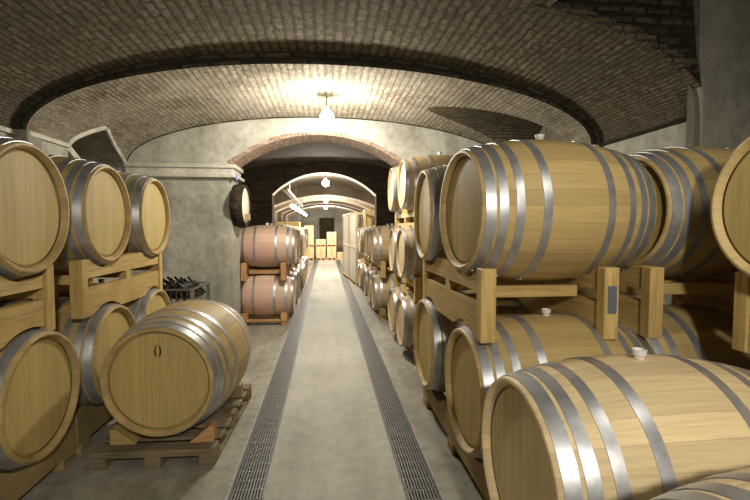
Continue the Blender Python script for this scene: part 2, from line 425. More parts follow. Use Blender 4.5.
# side walls of the near room (with the niche openings)
def side_wall(name, k, x, y0, y1, top, mat, sill):
    mb = MB(); yc, h, sp, r, xo = NICHE[k]
    xn = XLN if k == 'L' else XRN
    mb.face([(xn,y0,0), (xn,Y_RIB,0), (xn,Y_RIB,top), (xn,y0,top)]); mb.face([(xn,Y_RIB,0), (x,Y_RIB,0), (x,Y_RIB,top), (xn,Y_RIB,top)])
    mb.face([(x,Y_RIB,0), (x,yc-h,0), (x,yc-h,top), (x,Y_RIB,top)])
    mb.face([(x,yc+h,0), (x,y1,0), (x,y1,top), (x,yc+h,top)])
    mb.face([(x,yc-h,0), (x,yc+h,0), (x,yc+h,sill), (x,yc-h,sill)])
    return structure(mb.build(name, mat))
side_wall('wall_left', 'L', XL, Y_BACK, Y_WALL, 2.44, M['plaster'], 1.75)
side_wall('wall_right', 'R', XR, 3.15, Y_WALL, 2.44, M['plaster'], 2.15)
# cornice strips
mb = MB(); mb.box(XLN, XLN+.035, Y_BACK, Y_RIB, 2.41, 2.45); mb.box(XL, XL+.035, Y_RIB, NICHE['L'][0]-.7, 2.41, 2.45); structure(mb.build('trim_3', M['trim']))
mb = MB(); mb.box(XRN-.03, XRN, 3.15, Y_RIB, 2.42, 2.45); structure(mb.build('trim_4', M['darkened']))
# pilaster under the rib, left
mb = MB(); mb.box(XLN, XL+.03, Y_RIB-.03, Y_RIB+.18, 0, 2.46); structure(mb.build('trim_5', M['plaster_dim'], bevel=.01))

# nearest bay on the right: opens wider, darker, higher
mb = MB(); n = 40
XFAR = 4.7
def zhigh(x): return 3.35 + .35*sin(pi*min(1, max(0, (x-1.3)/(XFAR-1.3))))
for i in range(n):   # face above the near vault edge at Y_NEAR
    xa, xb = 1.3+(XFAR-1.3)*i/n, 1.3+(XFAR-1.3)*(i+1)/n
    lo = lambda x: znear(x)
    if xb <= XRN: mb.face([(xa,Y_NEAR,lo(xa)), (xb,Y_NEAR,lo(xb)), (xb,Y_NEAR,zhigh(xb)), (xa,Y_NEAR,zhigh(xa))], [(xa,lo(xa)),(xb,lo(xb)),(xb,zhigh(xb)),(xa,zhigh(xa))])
structure(mb.build('wall_bay', M['darkened']))
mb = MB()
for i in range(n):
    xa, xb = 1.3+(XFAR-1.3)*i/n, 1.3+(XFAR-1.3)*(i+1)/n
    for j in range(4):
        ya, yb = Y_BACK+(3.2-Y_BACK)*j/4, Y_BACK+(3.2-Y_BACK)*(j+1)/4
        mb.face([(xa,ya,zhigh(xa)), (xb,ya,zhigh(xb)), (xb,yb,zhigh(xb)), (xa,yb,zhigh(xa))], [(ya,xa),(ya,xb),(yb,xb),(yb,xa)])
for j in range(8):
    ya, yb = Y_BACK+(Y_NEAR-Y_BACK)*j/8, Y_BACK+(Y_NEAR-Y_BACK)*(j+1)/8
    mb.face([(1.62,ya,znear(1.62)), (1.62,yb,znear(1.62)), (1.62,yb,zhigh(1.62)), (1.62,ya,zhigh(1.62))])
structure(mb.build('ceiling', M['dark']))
# brick nibs along the broken edge
mb = MB()
for i in range(40):
    x = 1.55+(XRN-1.78)*i/39+random.uniform(-.01,.01); z = znear(x)
    dz = random.uniform(-.035, .0); w = random.uniform(.03,.05)
    mb.box(x-w, x+w*.8, Y_NEAR-random.uniform(.0, .03), Y_NEAR+.03, z-.004, z+.07+dz)
structure(mb.build('trim_6', M['vault']))
# plaster pier with a flaring top
mb = MB()
prof = [(0, 2.88, 4.2), (2.3, 2.88, 4.2), (2.55, 2.87, 4.2), (2.9, 2.80, 4.2), (3.5, 2.74, 4.2)]
for (z0, a0, b0), (z1, a1, b1) in zip(prof, prof[1:]):
    y0, y1 = 3.135, 3.135; d = 3.25
    f0 = .09*max(0, z0-2.3); f1 = .09*max(0, z1-2.3)
    mb.face([(a0,y0-f0,z0), (b0,y0-f0,z0), (b1,y1-f1,z1), (a1,y1-f1,z1)])
    mb.face([(a0,y0-f0,z0), (a0,d,z0), (a1,d,z1), (a1,y1-f1,z1)])
    mb.face([(b0,y0-f0,z0), (b0,d,z0), (b1,d,z1), (b1,y1-f1,z1)])
structure(mb.build('wall_pier', M['plaster_dim'], bevel=.01))
mb = MB(); mb.face([(XR,3.2,0), (XFAR,3.2,0), (XFAR,3.2,3.8), (XR,3.2,3.8)]); mb.face([(XFAR,Y_BACK,0), (XFAR,3.2,0), (XFAR,3.2,3.8), (XFAR,Y_BACK,3.8)])
structure(mb.build('wall_far_right', M['plaster_dim']))
mb = MB(); mb.face([(XLN,Y_BACK,0), (XFAR,Y_BACK,0), (XFAR,Y_BACK,3.8), (XLN,Y_BACK,3.8)]); structure(mb.build('wall_back', M['plaster_dim']))

# ------------------------------------------------------------------ arched cross walls
def arch_z(x, l, r, spring, apex):
    c = (l+r)/2; a = (r-l)/2; s = apex-spring; R = (a*a+s*s)/(2*s)
    return apex - R + sqrt(max(0, R*R-(x-c)**2))
def arch_wall(name, y0, y1, xl, xr, l, r, spring, apex, top, mat, mat_in, nout=24, nin=40):
    mb = MB()
    xs = [xl+(l-xl)*i/nout for i in range(nout)] + [l+(r-l)*i/nin for i in range(nin+1)] + [r+(xr-r)*i/nout for i in range(1, nout+1)]
    for a, b in zip(xs, xs[1:]):
        mid = (a+b)/2; inside = l < mid < r
        za, zb = (arch_z(a,l,r,spring,apex), arch_z(b,l,r,spring,apex)) if inside else (0, 0)
        for y in (y0, y1):
            mb.face([(a,y,za), (b,y,zb), (b,y,top(b)), (a,y,top(a))], [(a,za),(b,zb),(b,top(b)),(a,top(a))], 0)
    arc = 0
    zsj = [0, spring]
    for x in (l, r): mb.face([(x,y0,0), (x,y1,0), (x,y1,spring), (x,y0,spring)], None, 0)
    o = structure(mb.build(name, mat))
    mi = MB()
    for i in range(nin):
        a, b = l+(r-l)*i/nin, l+(r-l)*(i+1)/nin; za, zb = arch_z(a,l,r,spring,apex), arch_z(b,l,r,spring,apex)
        ln = math.hypot(b-a, zb-za)
        mi.face([(a,y0,za), (b,y0,zb), (b,y1,zb), (a,y1,za)], [(y0,arc), (y0,arc+ln), (y1,arc+ln), (y1,arc)])
        arc += ln
    structure(mi.build('trim_arch', mat_in, smooth=True))
    return o
AL, AR, ASP, AAP = -1.34, 1.18, 2.45, 2.90
arch_wall('wall_front', Y_WALL, 7.05, XL, XR, AL, AR, ASP, AAP, zband, M['plaster'], M['red'])
# thin ring of voussoirs on the face
mb = MB(); n = 46
for i in range(n):
    def at(t, off):
        x = AL+(AR-AL)*t; z = arch_z(x, AL, AR, ASP, AAP)
        c = (AL+AR)/2; R = ((AR-AL)**2/4+(AAP-ASP)**2)/(2*(AAP-ASP)); zc = AAP-R
        d = Vector((x-c, z-zc)).normalized(); return (x+d.x*off, z+d.y*off)
    t0, t1 = (i+.08)/n, (i+.92)/n
    w = .05+random.uniform(-.012, .012)
    a, b, c_, d_ = at(t0,0), at(t1,0), at(t1,w), at(t0,w)
    yf = Y_WALL-.012
    mb.face([(a[0],yf,a[1]), (b[0],yf,b[1]), (c_[0],yf,c_[1]), (d_[0],yf,d_[1])])
    mb.face([(d_[0],yf,d_[1]), (c_[0],yf,c_[1]), (c_[0],Y_WALL,c_[1]), (d_[0],Y_WALL,d_[1])])
    mb.face([(a[0],yf,a[1]), (b[0],yf,b[1]), (b[0],Y_WALL,b[1]), (a[0],Y_WALL,a[1])])
structure(mb.build('trim_7', M['red'], weld=False))
# impost moulding on the left pier, with its return along the jamb
mb = MB()
for z0, z1, p in ((2.265, 2.305, .085), (2.305, 2.40, .03), (2.40, 2.45, .07)):
    mb.box(XL, AL+p, Y_WALL-p, Y_WALL, z0, z1); mb.box(AL-.01, AL+p, Y_WALL, 7.08, z0, z1)
structure(mb.build('trim_8', M['trim'], weld=False))
mb = MB()
for z0, z1, p in ((2.27, 2.31, .05), (2.31, 2.40, .02)):
    mb.box(AR-p, AR+.01, Y_WALL, 7.08, z0, z1); mb.box(AR-p, XR, Y_WALL-p, Y_WALL, z0, z1)
structure(mb.build('trim_9', M['trim'], weld=False))
# dark line where the band meets the wall
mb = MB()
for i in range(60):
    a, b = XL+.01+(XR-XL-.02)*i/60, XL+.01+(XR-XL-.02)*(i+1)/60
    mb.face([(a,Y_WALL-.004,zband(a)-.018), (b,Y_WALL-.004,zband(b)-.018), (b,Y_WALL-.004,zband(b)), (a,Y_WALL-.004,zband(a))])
structure(mb.build('trim_10', M['darkened']))

# second bay, dark: shadow on its walls is put into the brick colour
BW = 2.6
def shell(name_l, name_r, name_c, y0, y1, xl, xr, spring, apex, mw, mc, n=24):
    mb = MB(); mb.face([(xl,y0,0), (xl,y1,0), (xl,y1,spring), (xl,y0,spring)]); structure(mb.build(name_l, mw))
    mb = MB(); mb.face([(xr,y0,0), (xr,y1,0), (xr,y1,spring), (xr,y0,spring)]); structure(mb.build(name_r, mw))
    mb = MB()
    for i in range(n):
        a, b = xl+(xr-xl)*i/n, xl+(xr-xl)*(i+1)/n
        za, zb = arch_z(a,xl,xr,spring,apex), arch_z(b,xl,xr,spring,apex)
        mb.face([(a,y0,za), (b,y0,zb), (b,y1,zb), (a,y1,za)], [(y0,a), (y0,b), (y1,b), (y1,a)])
    structure(mb.build(name_c, mc, smooth=True))
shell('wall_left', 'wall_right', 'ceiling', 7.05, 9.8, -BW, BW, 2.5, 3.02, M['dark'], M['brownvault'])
arch_wall('wall_middle', 9.8, 10.15, -BW, BW, -1.16, 1.12, 2.28, 2.77, lambda x: 3.1, M['dark'], M['trim'])  # unlit face painted dark, lamp-lit underside painted pale
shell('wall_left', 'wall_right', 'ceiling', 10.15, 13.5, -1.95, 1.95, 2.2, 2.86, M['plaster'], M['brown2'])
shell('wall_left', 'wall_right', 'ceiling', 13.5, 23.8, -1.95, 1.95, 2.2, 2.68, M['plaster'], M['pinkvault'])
for y in (13.5, 15.6, 17.7, 19.8, 21.9):
    arch_wall('wall_rib', y, y+.7, -1.95, 1.95, -1.75, 1.75, 2.12, 2.56, lambda x: arch_z(x,-1.95,1.95,2.2,2.87), M['brownvault'], M['pinkvault'])
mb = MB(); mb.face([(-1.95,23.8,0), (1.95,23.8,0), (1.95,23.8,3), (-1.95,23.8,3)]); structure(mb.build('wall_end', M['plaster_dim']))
mb = MB(); mb.box(-.35,.45,23.72,23.79,0,2.1); d = mb.build('door_1', M['dark'], bevel=.01); structure(d)

# ------------------------------------------------------------------ floor
TL0, TL1, TR0, TR1 = -.57, -.365, .445, .655
mb = MB(); mb.face([(XLN,Y_BACK,0), (TL0,Y_BACK,0), (TL0,23.8,0), (XLN,23.8,0)]); mb.face([(TR1,Y_BACK,0), (XFAR,Y_BACK,0), (XFAR,23.8,0), (TR1,23.8,0)])
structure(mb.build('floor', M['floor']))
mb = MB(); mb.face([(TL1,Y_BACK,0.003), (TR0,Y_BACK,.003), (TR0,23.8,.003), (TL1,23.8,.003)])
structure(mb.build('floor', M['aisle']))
mb = MB()
for a, b in ((TL0, TL1), (TR0, TR1)):
    mb.face([(a,Y_BACK,-.08), (b,Y_BACK,-.08), (b,23.8,-.08), (a,23.8,-.08)])
    for x in (a, b): mb.face([(x,Y_BACK,-.08), (x,23.8,-.08), (x,23.8,.003), (x,Y_BACK,.003)])
structure(mb.build('floor', M['pit']))
def make_grate(w, L=1.0):
    mb = MB(); y0, y1 = .004, L-.004
    for k in range(2):
        x = -w/2 if k == 0 else w/2-.012; mb.box(x, x+.012, y0, y1, -.03, .004)
    nb = 10
    for k in range(nb):
        x = -w/2+.022+(w-.044)*k/(nb-1); mb.box(x-.0055, x+.0055, y0, y1, -.025, .002)
    for k in range(11):
        y = y0+(y1-y0-.008)*k/10; mb.box(-w/2, w/2, y, y+.008, -.024, .0005)
    return mb
proto = {}
side_words = {0: 'left', 1: 'right'}
for s, (a, b) in enumerate(((TL0, TL1), (TR0, TR1))):
    g0 = None
    for k in range(21):
        y = 1.5+k*1.0
        if g0 is None: g = g0 = make_grate(b-a).build('drain_grate', M['grate'])
        else: g = g0.copy(); COL.objects.link(g)
        g.location = ((a+b)/2, y, 0)
        tag(g, 'dark steel drain grate section in the %s floor channel of the aisle' % side_words[s], 'drain grate', 'drain grate sections in the %s channel' % side_words[s])
# steel edge of the channels
mb = MB()
for x in (TL0-.006, TR1+.002): mb.box(x-.004, x+.004, Y_BACK, 23.7, -.02, .004)
structure(mb.build('trim_11', M['wire']))

# ------------------------------------------------------------------ barrels
def barrel(kind, name='oak_barrel'):
    big = kind == 'big'
    rb, rh, L = (.43, .353, 1.04) if big else (.35, .285, .93)
    n = 56 if big else 36
    sm = {'big': M['staves'], 'small': M['staves_small'], 'pink': M['staves_pink']}[kind]
    root = thing(name, 'x', 'barrel')
    def R(s): return rb-(rb-rh)*abs(2*s-1)**2.0
    ns = 18
    prof = []
    th = .021 if big else .015
    # inner wall + chime at -x end, outer profile, chime at +x end
    rec = .036 if big else .03
    prof.append((R(0)-th-.012, -L/2+rec)); prof.append((R(0)-th-.006, -L/2+.012)); prof.append((R(0)-th+.006, -L/2)); prof.append((R(0)-.004, -L/2))
    for i in range(ns+1): prof.append((R(i/ns), -L/2+.003+(L-.006)*i/ns))
    prof += [(R(1)-.004, L/2), (R(1)-th+.006, L/2), (R(1)-th-.006, L/2-.012), (R(1)-th-.012, L/2-rec)]
    mb = MB(); mb.lathe(prof, 'x', n, Matrix.Translation((0,0,rb)))
    mb.build('body', sm, root, smooth=True, autosm=40)
    for sgn in (-1, 1):
        mb = MB(); r = R(0)-th-.006; x = sgn*(L/2-rec+.004)
        k = 48 if big else 30; rings = [0, .5, .93, 1]
        pts = lambda rr, t, dx: (x-sgn*dx, rr*cos(t), rb+rr*sin(t))
        for (ra, da), (rb_, db) in (((0, 0), (r*.93, 0)), ((r*.93, 0), (r, .014))):
            for q in range(k):
                t0, t1 = 2*pi*q/k, 2*pi*(q+1)/k
                P = [pts(ra,t0,da)] + ([pts(ra,t1,da)] if ra > 0 else []) + [pts(rb_,t1,db), pts(rb_,t0,db)]
                mb.face(P, [(p[2], p[1]) for p in P])
        mb.build('head', M['head'] if big else M['head_small'], root, smooth=True, autosm=20)
    if big: hoops = [(.018, .052), (.083, .045), (.165, .042), (.30, .045)]
    else: hoops = [(.0, .042), (.105, .036), (.30, .038)]
    hs = hoops + [(1-s-w/L, w) for s, w in hoops]
    for s, w in hs:
        s0, s1 = max(s, .006), min(s+w/L, .994); t = .0028
        xa, xb = -L/2+L*s0, -L/2+L*s1
        pr = [(R(s0)-.003, xa), (R(s0)+t, xa), (R((s0+s1)/2)+t+.0004, (xa+xb)/2), (R(s1)+t, xb), (R(s1)-.003, xb)]
        mb = MB(); mb.lathe(pr, 'x', n, Matrix.Translation((0,0,rb)))
        # rivets where the strap overlaps
        a = -1.9 if big else 1.0
        for da in (0, .05):
            rr = R((s0+s1)/2)+t; c = Vector(((xa+xb)/2, rr*cos(a+da), rb+rr*sin(a+da))); d = Vector((0, cos(a+da), sin(a+da)))
            mb.tube(c-d*.001, c+d*.003, .006, 6)
        mb.build('hoop', M['hoop'], root, smooth=True, autosm=30)
    mb = MB(); z = 2*rb
    q = .8 if big else .75
    mb.lathe([(0, z-.005), (.024*q, z-.005), (.027*q, z+.012), (.033*q, z+.016), (.036*q, z+.036), (.029*q, z+.038), (.026*q, z+.028), (0, z+.026)], 'z', 18)
    mb.build('bung', M['bung'], root, smooth=True, autosm=40)
    index_children(root)
    return root, rb, L
PB = {k: barrel(k) for k in ('big', 'small', 'pink')}
used = set()
def place(kind, face_x, y, zc, label, group, facing=-1, rz=0.0, pale=.12):
    """facing -1: the near head looks to -x (right-hand stacks), +1: to +x (left-hand stacks)"""
    root, rb, L = PB[kind]
    if kind in used: o = copy_tree(root)
    else: o = root; used.add(kind)
    o.location = (face_x - facing*L/2, y, zc-rb); o.rotation_euler = (0, 0, rz + (0 if facing < 0 else pi))
    o['label'] = label; o['category'] = 'barrel'; o['group'] = group
    for c in bpy.data.objects:
        if c.parent == o: c.color = (pale, 0, 0, 1)
    return o
ZB, ZT = .60, 1.655            # centres of the two big tiers
GR, GL = 'large barrels in the near right stack', 'large barrels in the near left stack'
j = lambda a=.012: random.uniform(-a, a)
place('big', .785, 2.60, ZT, 'large oak barrel in upper right row, its whole flank and hoops in full view', GR, rz=radians(3.5))
place('big', .765, 3.48, ZT, 'large oak barrel in upper right row, behind the fully visible one, only its head showing', GR, rz=radians(-1.5))
back2 = place('big', 1.90, 2.70, ZT, 'large upper barrel of second rank, end to end behind the fully visible upper right one', GR, rz=radians(5))
place('big', 1.93, 1.68, ZT, 'pale large barrel cut off by the right edge at mid height, wooden rim facing us', GR, pale=.3)
place('big', .722, 1.61, ZB, 'largest pale barrel in the bottom right foreground with a white bung on top', GR, pale=.95)
place('big', .78, .745, ZB, 'barrel at bottom right corner of the picture, only top hoops showing', GR, pale=1.)
place('big', .785, 2.48, ZB, 'large barrel in lower right row directly behind the foreground one, under the rack post', GR)
place('big', .785, 3.54, ZB, 'narrow-looking large barrel in lower right row, third from the foreground, beside the aisle', GR)
place('big', 1.86, 2.70, ZB, 'shadowed large barrel lying below in second rank on right, grey bung on top', GR)
place('big', 2.05, 1.64, ZB, 'pale barrel end to end behind the big foreground barrel at right edge', GR, pale=.7)
place('big', -1.59, 2.60, ZT, 'upper left large barrel nearest us, cut by the left edge', GL, 1)
place('big', -1.59, 3.48, ZT, 'middle of the three large barrels in the upper left row', GL, 1)
place('big', -1.58, 4.36, ZT, 'farthest of the three large barrels in the upper left row, nearest the grey pier', GL, 1)
place('big', -1.59, 2.66, ZB, 'lower left large barrel nearest us, its tilted head cut by the left edge', GL, 1)
place('big', -1.59, 3.54, ZB, 'lower left barrel half hidden behind the barrel on the pallet, grey hoops at left', GL, 1)
place('big', -1.60, 4.42, ZB, 'farthest lower left barrel, mostly hidden behind the barrel on the pallet', GL, 1)
for c_ in [o for o in bpy.data.objects if o.parent == back2 and o.name.startswith('bung')]: bpy.data.objects.remove(c_)
# the single barrel on the pallet: axis along the aisle
fb = place('big', 0, 0, ZB, 'large barrel lying alone on a pallet beside the aisle, full round head facing us', 'barrel on the pallet')
root, rb, L = PB['big']
FA = radians(86.5)
fb.location = (-1.085+.0+cos(FA)*L/2, 2.91+sin(FA)*L/2, .128); fb.rotation_euler = (0, 0, FA)
for c_ in [o for o in bpy.data.objects if o.parent == fb and o.name.startswith('bung')]: bpy.data.objects.remove(c_)
# burnt emblem on its head (a small double leaf)
mb = MB()
for s in (-1, 1):
    c = (s*.012, 0)
    out = [(s*.004, -.045), (s*.020, -.025), (s*.024, .0), (s*.016, .03), (s*.004, .046), (s*.010, .02), (s*.012, 0), (s*.010, -.02)]
    mb.face([(-L/2+.0305, x, rb+.20+z) for x, z in out])
em = mb.build('emblem', M['black'], fb, weld=False); em['label'] = 'small black burnt double leaf mark'

# small barrels
GS = 'small barrels in the right stack beyond'
tiers = [('bottom', .43), ('middle', 1.25), ('top', 2.07)]
cols = [(5.18, 'nearer'), (5.93, 'farther')]
for y, w in cols:
    for t, z in tiers:
        place('small', .88+j(), y, z, '%s small barrel of the %s column of the three-high stack on the right' % (t, w), GS, rz=j(.02))
ordn = ['first', 'second', 'third', 'fourth', 'fifth', 'sixth', 'seventh', 'eighth', 'ninth', 'tenth']
for s, (xf, fac, ys, side) in enumerate((( .80, -1, [7.62, 8.36, 9.10, 10.58, 11.3, ], 'right'), (-.53, 1, [8.3, 9.05, 10.6, 11.35, 12.1, 12.85], 'left'))):
    for i, y in enumerate(ys):
        for t, z in tiers[:2]:
            nm = {'bottom': 'lower', 'middle': 'upper'}[t]
            if side == 'right': lb = '%s small barrel, %s from the arch in the two-high right row beyond it' % (nm, ordn[i])
            else: lb = '%s small barrel, %s behind the pink stained pair on the left of the aisle' % (nm, ordn[i])
            place('small', xf+j(), y, z, lb, 'small barrels in the %s row beyond the arch' % side, fac, rz=j(.02))
place('pink', -.50, 7.45, 1.25, 'upper pink wine-stained barrel beside the grey pier under the arch', 'pink stained barrels', 1)
place('pink', -.53, 7.45, .43, 'lower pink wine-stained barrel beside the grey pier under the arch', 'pink stained barrels', 1)

# ------------------------------------------------------------------ racks
def scoop(y, centres, R, zc, down):
    """z of the barrel surface at y for the barrel centres, None if outside"""
    best = None
    for c in centres:
        d = abs(y-c)
        if d < R:
            z = zc - sqrt(R*R-d*d) if down else zc + sqrt(R*R-d*d)
            if best is None or (down and z < best) or (not down and z > best): best = z
    return best
def beam(z0, z1, y0, y1, cut_top=None, cut_bot=None, n=36):
    pts_t, pts_b = [], []
    for i in range(n+1):
        y = y0+(y1-y0)*i/n; t, b = z1, z0
        if cut_top:
            s = scoop(y, *cut_top, True)
            if s is not None: t = min(t, s)
        if cut_bot:
            s = scoop(y, *cut_bot, False)
            if s is not None: b = max(b, s)
        if t < b+.02: t = b+.02
        pts_t.append((y, t)); pts_b.append((y, b))
    return pts_b, pts_t
def strip_beam(mb, pb, pt, x0, x1):
    for (b0, b1), (t0, t1) in zip(zip(pb, pb[1:]), zip(pt, pt[1:])):
        for x in (x0, x1): mb.face([(x,b0[0],b0[1]), (x,b1[0],b1[1]), (x,t1[0],t1[1]), (x,t0[0],t0[1])], [(b0[0],b0[1]),(b1[0],b1[1]),(t1[0],t1[1]),(t0[0],t0[1])])
        mb.face([(x0,t0[0],t0[1]), (x0,t1[0],t1[1]), (x1,t1[0],t1[1]), (x1,t0[0],t0[1])], [(t0[0],0),(t1[0],0),(t1[0],.05),(t0[0],.05)])
        mb.face([(x0,b0[0],b0[1]), (x0,b1[0],b1[1]), (x1,b1[0],b1[1]), (x1,b0[0],b0[1])], [(b0[0],0),(b1[0],0),(b1[0],.05),(b0[0],.05)])
    for b, t in ((pb[0], pt[0]), (pb[-1], pt[-1])):
        mb.face([(x0,b[0],b[1]), (x1,b[0],b[1]), (x1,t[0],t[1]), (x0,t[0],t[1])])
def rack(label, group, y_centres, xpanels, zlow, zup, Rb, mat, ends=(.43,.43), w=.075, plate=False, name='barrel_rack', h=(.14,.15), z_off=.015, px=None):
    """wooden cradle between two tiers; y_centres: barrels it carries; xpanels: x of its two side frames"""
    y0, y1 = min(y_centres)-ends[0], max(y_centres)+ends[1]; ym = (y0+y1)/2; xm = sum(xpanels)/2
    root = thing(name, label, 'rack', (xm, ym, zlow+.3), 0, group)
    T = Vector((-xm, -ym, -(zlow+.3)))
    up = zup-Rb if True else 0
    ztop = up+.075                 # top of posts and upper beam
    zbot = zlow+Rb*.86             # bottom of posts, down in the valley between two barrels
    for k, x in enumerate(xpanels):
        for i, y in enumerate((y0, y1-w)):
            mb = MB(); mb.box(x-.042, x+.042, y, y+w, zbot, ztop)
            o = mb.build('post', mat, root, bevel=.005); o.location = T
            if plate and k == 1 and i == 0:
                mp = MB(); mp.box(x-.025, x+.025, y-.004, y-.0005, ztop-.25, ztop-.10); q = mp.build('plate', M['label_grey'], o); q['label'] = 'small grey identification plate'
        mb = MB(); strip_beam(mb, *beam(up-.055, ztop, y0+w, y1-w, (y_centres, Rb+.004, zup)), x-.03, x+.03); o = mb.build('upper_beam', mat, root); o.location = T
        mb = MB(); strip_beam(mb, *beam(zbot+.0, up-.125 if up-.125 > zlow+Rb+.02 else zlow+Rb+.035, y0+w, y1-w, None, (y_centres, Rb+.004, zlow)), x-.03, x+.03); o = mb.build('lower_beam', mat, root); o.location = T
        mb = MB(); mb.box(x-.028, x+.028, ym-w*.55, ym+w*.55, zlow+Rb*.93, ztop); o = mb.build('middle_post', mat, root, bevel=.004); o.location = T
    for y in (y0+.26, ym-.0, y1-w-.0):
        mb = MB(); mb.box(xpanels[0]+.043, xpanels[1]-.043, y, y+.05, up-.12, up-.05); o = mb.build('cross_rail', mat, root, bevel=.004); o.location = T
    return root
def base_rack(label, group, y_centres, xpanels, zc, Rb, mat, ends=(.43,.43), name='barrel_cradle'):
    y0, y1 = min(y_centres)-ends[0], max(y_centres)+ends[1]; ym = (y0+y1)/2; xm = sum(xpanels)/2
    root = thing(name, label, 'barrel cradle', (xm, ym, 0), 0, group); T = Vector((-xm, -ym, 0))
    hb = max(.07, zc-Rb-.05)
    for x in xpanels:
        mb = MB(); strip_beam(mb, *beam(.075, zc-Rb+.085, y0, y1, (y_centres, Rb+.003, zc)), x-.045, x+.045); o = mb.build('beam', mat, root); o.location = T
        for y in (y0+.02, ym-.07, y1-.16):
            mb = MB(); mb.box(x-.05, x+.05, y, y+.14, 0, .075); o = mb.build('foot', mat, root, bevel=.006); o.location = T
    for y in (y0+.01, ym-.05, y1-.11):
        mb = MB(); mb.box(xpanels[0]+.046, xpanels[1]-.046, y, y+.1, .06, .085); o = mb.build('cross_board', mat, root); o.location = T
    return root
# big ones: frames .17 m in from each head
RBp = .395
XA, XB_ = .83+.15, .83+1.06-.24
GK = 'wooden racks between the two tiers of large barrels'
rack('pine rack on the right holding two upper barrels, grey plate on its back post', GK, (2.55, 3.43), (.85, 1.545), ZB, ZT, RBp, M['pine'], ends=(.33,.20), plate=True)
rack('pine rack in second rank on the right under the far end of the upper barrels', GK, (2.62,), (1.81, 2.6), ZB, ZT, RBp, M['pine'], ends=(.40,.38))
rack('pine rack at right edge under the barrel cut off there', GK, (1.68, .80), (2.07, 2.7), ZB, ZT, RBp, M['pine'], ends=(.30,.30))
rack('pine rack at the left edge under the nearest upper left barrel', GK, (1.74, 2.60), (-2.4, -1.66), ZB, ZT, RBp, M['pine'], ends=(.30,.22))
rack('pale pine rack on the left under the two farther upper barrels', GK, (3.49, 4.37), (-2.4, -1.66), ZB, ZT, RBp, M['pine'], ends=(.37,.20))
GB = 'low cradles under the bottom row'
base_rack('low pine cradle on the floor along the right of the aisle under the lower barrels', GB, (2.48, 3.36), (.9, 1.5), ZB, RBp, M['pallet_pine'])
base_rack('low pine cradle under the largest foreground barrel at bottom right', GB, (1.62, .76), (.9, 1.5), ZB, RBp, M['pallet_pine'], ends=(.42,.42))
base_rack('low cradle on the floor under the second rank barrels on right', GB, (2.50, 1.64), (2.3, 2.9), ZB, RBp, M['pallet_pine'], ends=(.42,.42))
base_rack('low pine cradle in the bottom left corner under the nearest lower barrel', GB, (2.66, 1.78), (-2.4, -1.72), ZB, RBp, M['pallet_pine'])
base_rack('low pine cradle on left, its yellow block end showing behind the old pallet', GB, (3.54, 4.42), (-2.4, -1.72), ZB, RBp, M['pallet_pine'])
# small ones
GSR = 'racks in the small barrel stacks'
Rs = .33
yc3 = (5.18, 5.93)
base_rack('low cradle under the three-high stack of small barrels', GSR, yc3, (1.05, 1.65), .43, Rs, M['pallet_pine'], ends=(.36,.36))
for (a, b, w) in ((.43, 1.25, 'lower'), (1.25, 2.07, 'upper')):
    rack('%s wooden rack inside the three-high stack of small barrels' % w, GSR, yc3, (1.03, 1.65), a, b, Rs, M['pine'], ends=(.36,.36), w=.06)
def pairs(l): return [tuple(l[i:i+2]) for i in range(0, len(l), 2)]
for ys_, xs, side in (([7.62, 8.36, 9.10], (.95, 1.57), 'right'), ([10.58, 11.3], (.95, 1.57), 'right'), ([8.3, 9.05], (-1.3, -.7), 'left'), ([10.6, 11.35], (-1.3, -.7), 'left'), ([12.1, 12.85], (-1.3, -.7), 'left')):
    for p in pairs(ys_):
        where = 'at about %s' % ('the arch' if p[0] < 9.3 else 'the far corridor')
        n_ = {7.62: 'just beyond the first arch', 9.10: 'just before the second arch', 10.58: 'beyond the second arch', 8.3: 'behind the pink barrels', 10.6: 'beyond the second arch', 12.1: 'farthest along the corridor'}[p[0]]
        base_rack('low barrel cradle on the %s, %s' % (side, n_), GSR, p, xs, .43, Rs, M['pallet_pine'], ends=(.36,.36))
        rack('wooden barrel rack between tiers on the %s, %s' % (side, n_), GSR, p, xs, .43, 1.25, Rs, M['pine'], ends=(.36,.36), w=.06)
base_rack('orange low cradle on the floor under the lower pink barrel', GSR, (7.45,), (-1.3, -.68), .43, Rs, M['redwood'], ends=(.36,.36))
rack('orange wooden rack between the two pink barrels', GSR, (7.45,), (-1.3, -.68), .43, 1.25, Rs, M['redwood'], ends=(.36,.36), w=.06)

# ------------------------------------------------------------------ pallet with chocks
pr = thing('wooden_pallet', 'old grey-brown wooden pallet on the floor beneath the lone barrel', 'pallet', (-1.10, 3.50, 0), radians(-2.0))
PW, PL = .78, 1.2
for x in (-PW/2, -.05, PW/2-.10):
    for y in (-PL/2, -.07, PL/2-.14):
        mb = MB(); mb.box(x, x+.10, y, y+.14, .018, .075); mb.build('block', M['pallet'], pr, bevel=.004)
    mb = MB(); mb.box(x, x+.10, -PL/2, PL/2, 0, .018); mb.build('bottom_board', M['pallet'], pr)
for i in range(7):
    y = -PL/2+(PL-.12)*i/6; mb = MB(); mb.box(-PW/2, PW/2, y, y+.12, .097, .119); mb.build('deck_board', M['pallet'], pr, bevel=.003)
for y in (-PL/2, -.06, PL/2-.12):
    mb = MB(); mb.box(-PW/2, PW/2, y, y+.12, .075, .097); mb.build('stringer_board', M['pallet'], pr, bevel=.003)
def chock(x, y, rz, mat, label, s=1., mir=1):
    mb = MB(); mb.prism_x([(-.09*s*mir, 0), (.09*s*mir, 0), (.09*s*mir, .115*s), (.05*s*mir, .115*s)], -.05, .05)
    o = mb.build('wooden_chock', mat, bevel=.004); o.location = (x, y, .1195); o.rotation_euler = (0, 0, rz); tag(o, label, 'chock', 'chocks around the lone barrel')
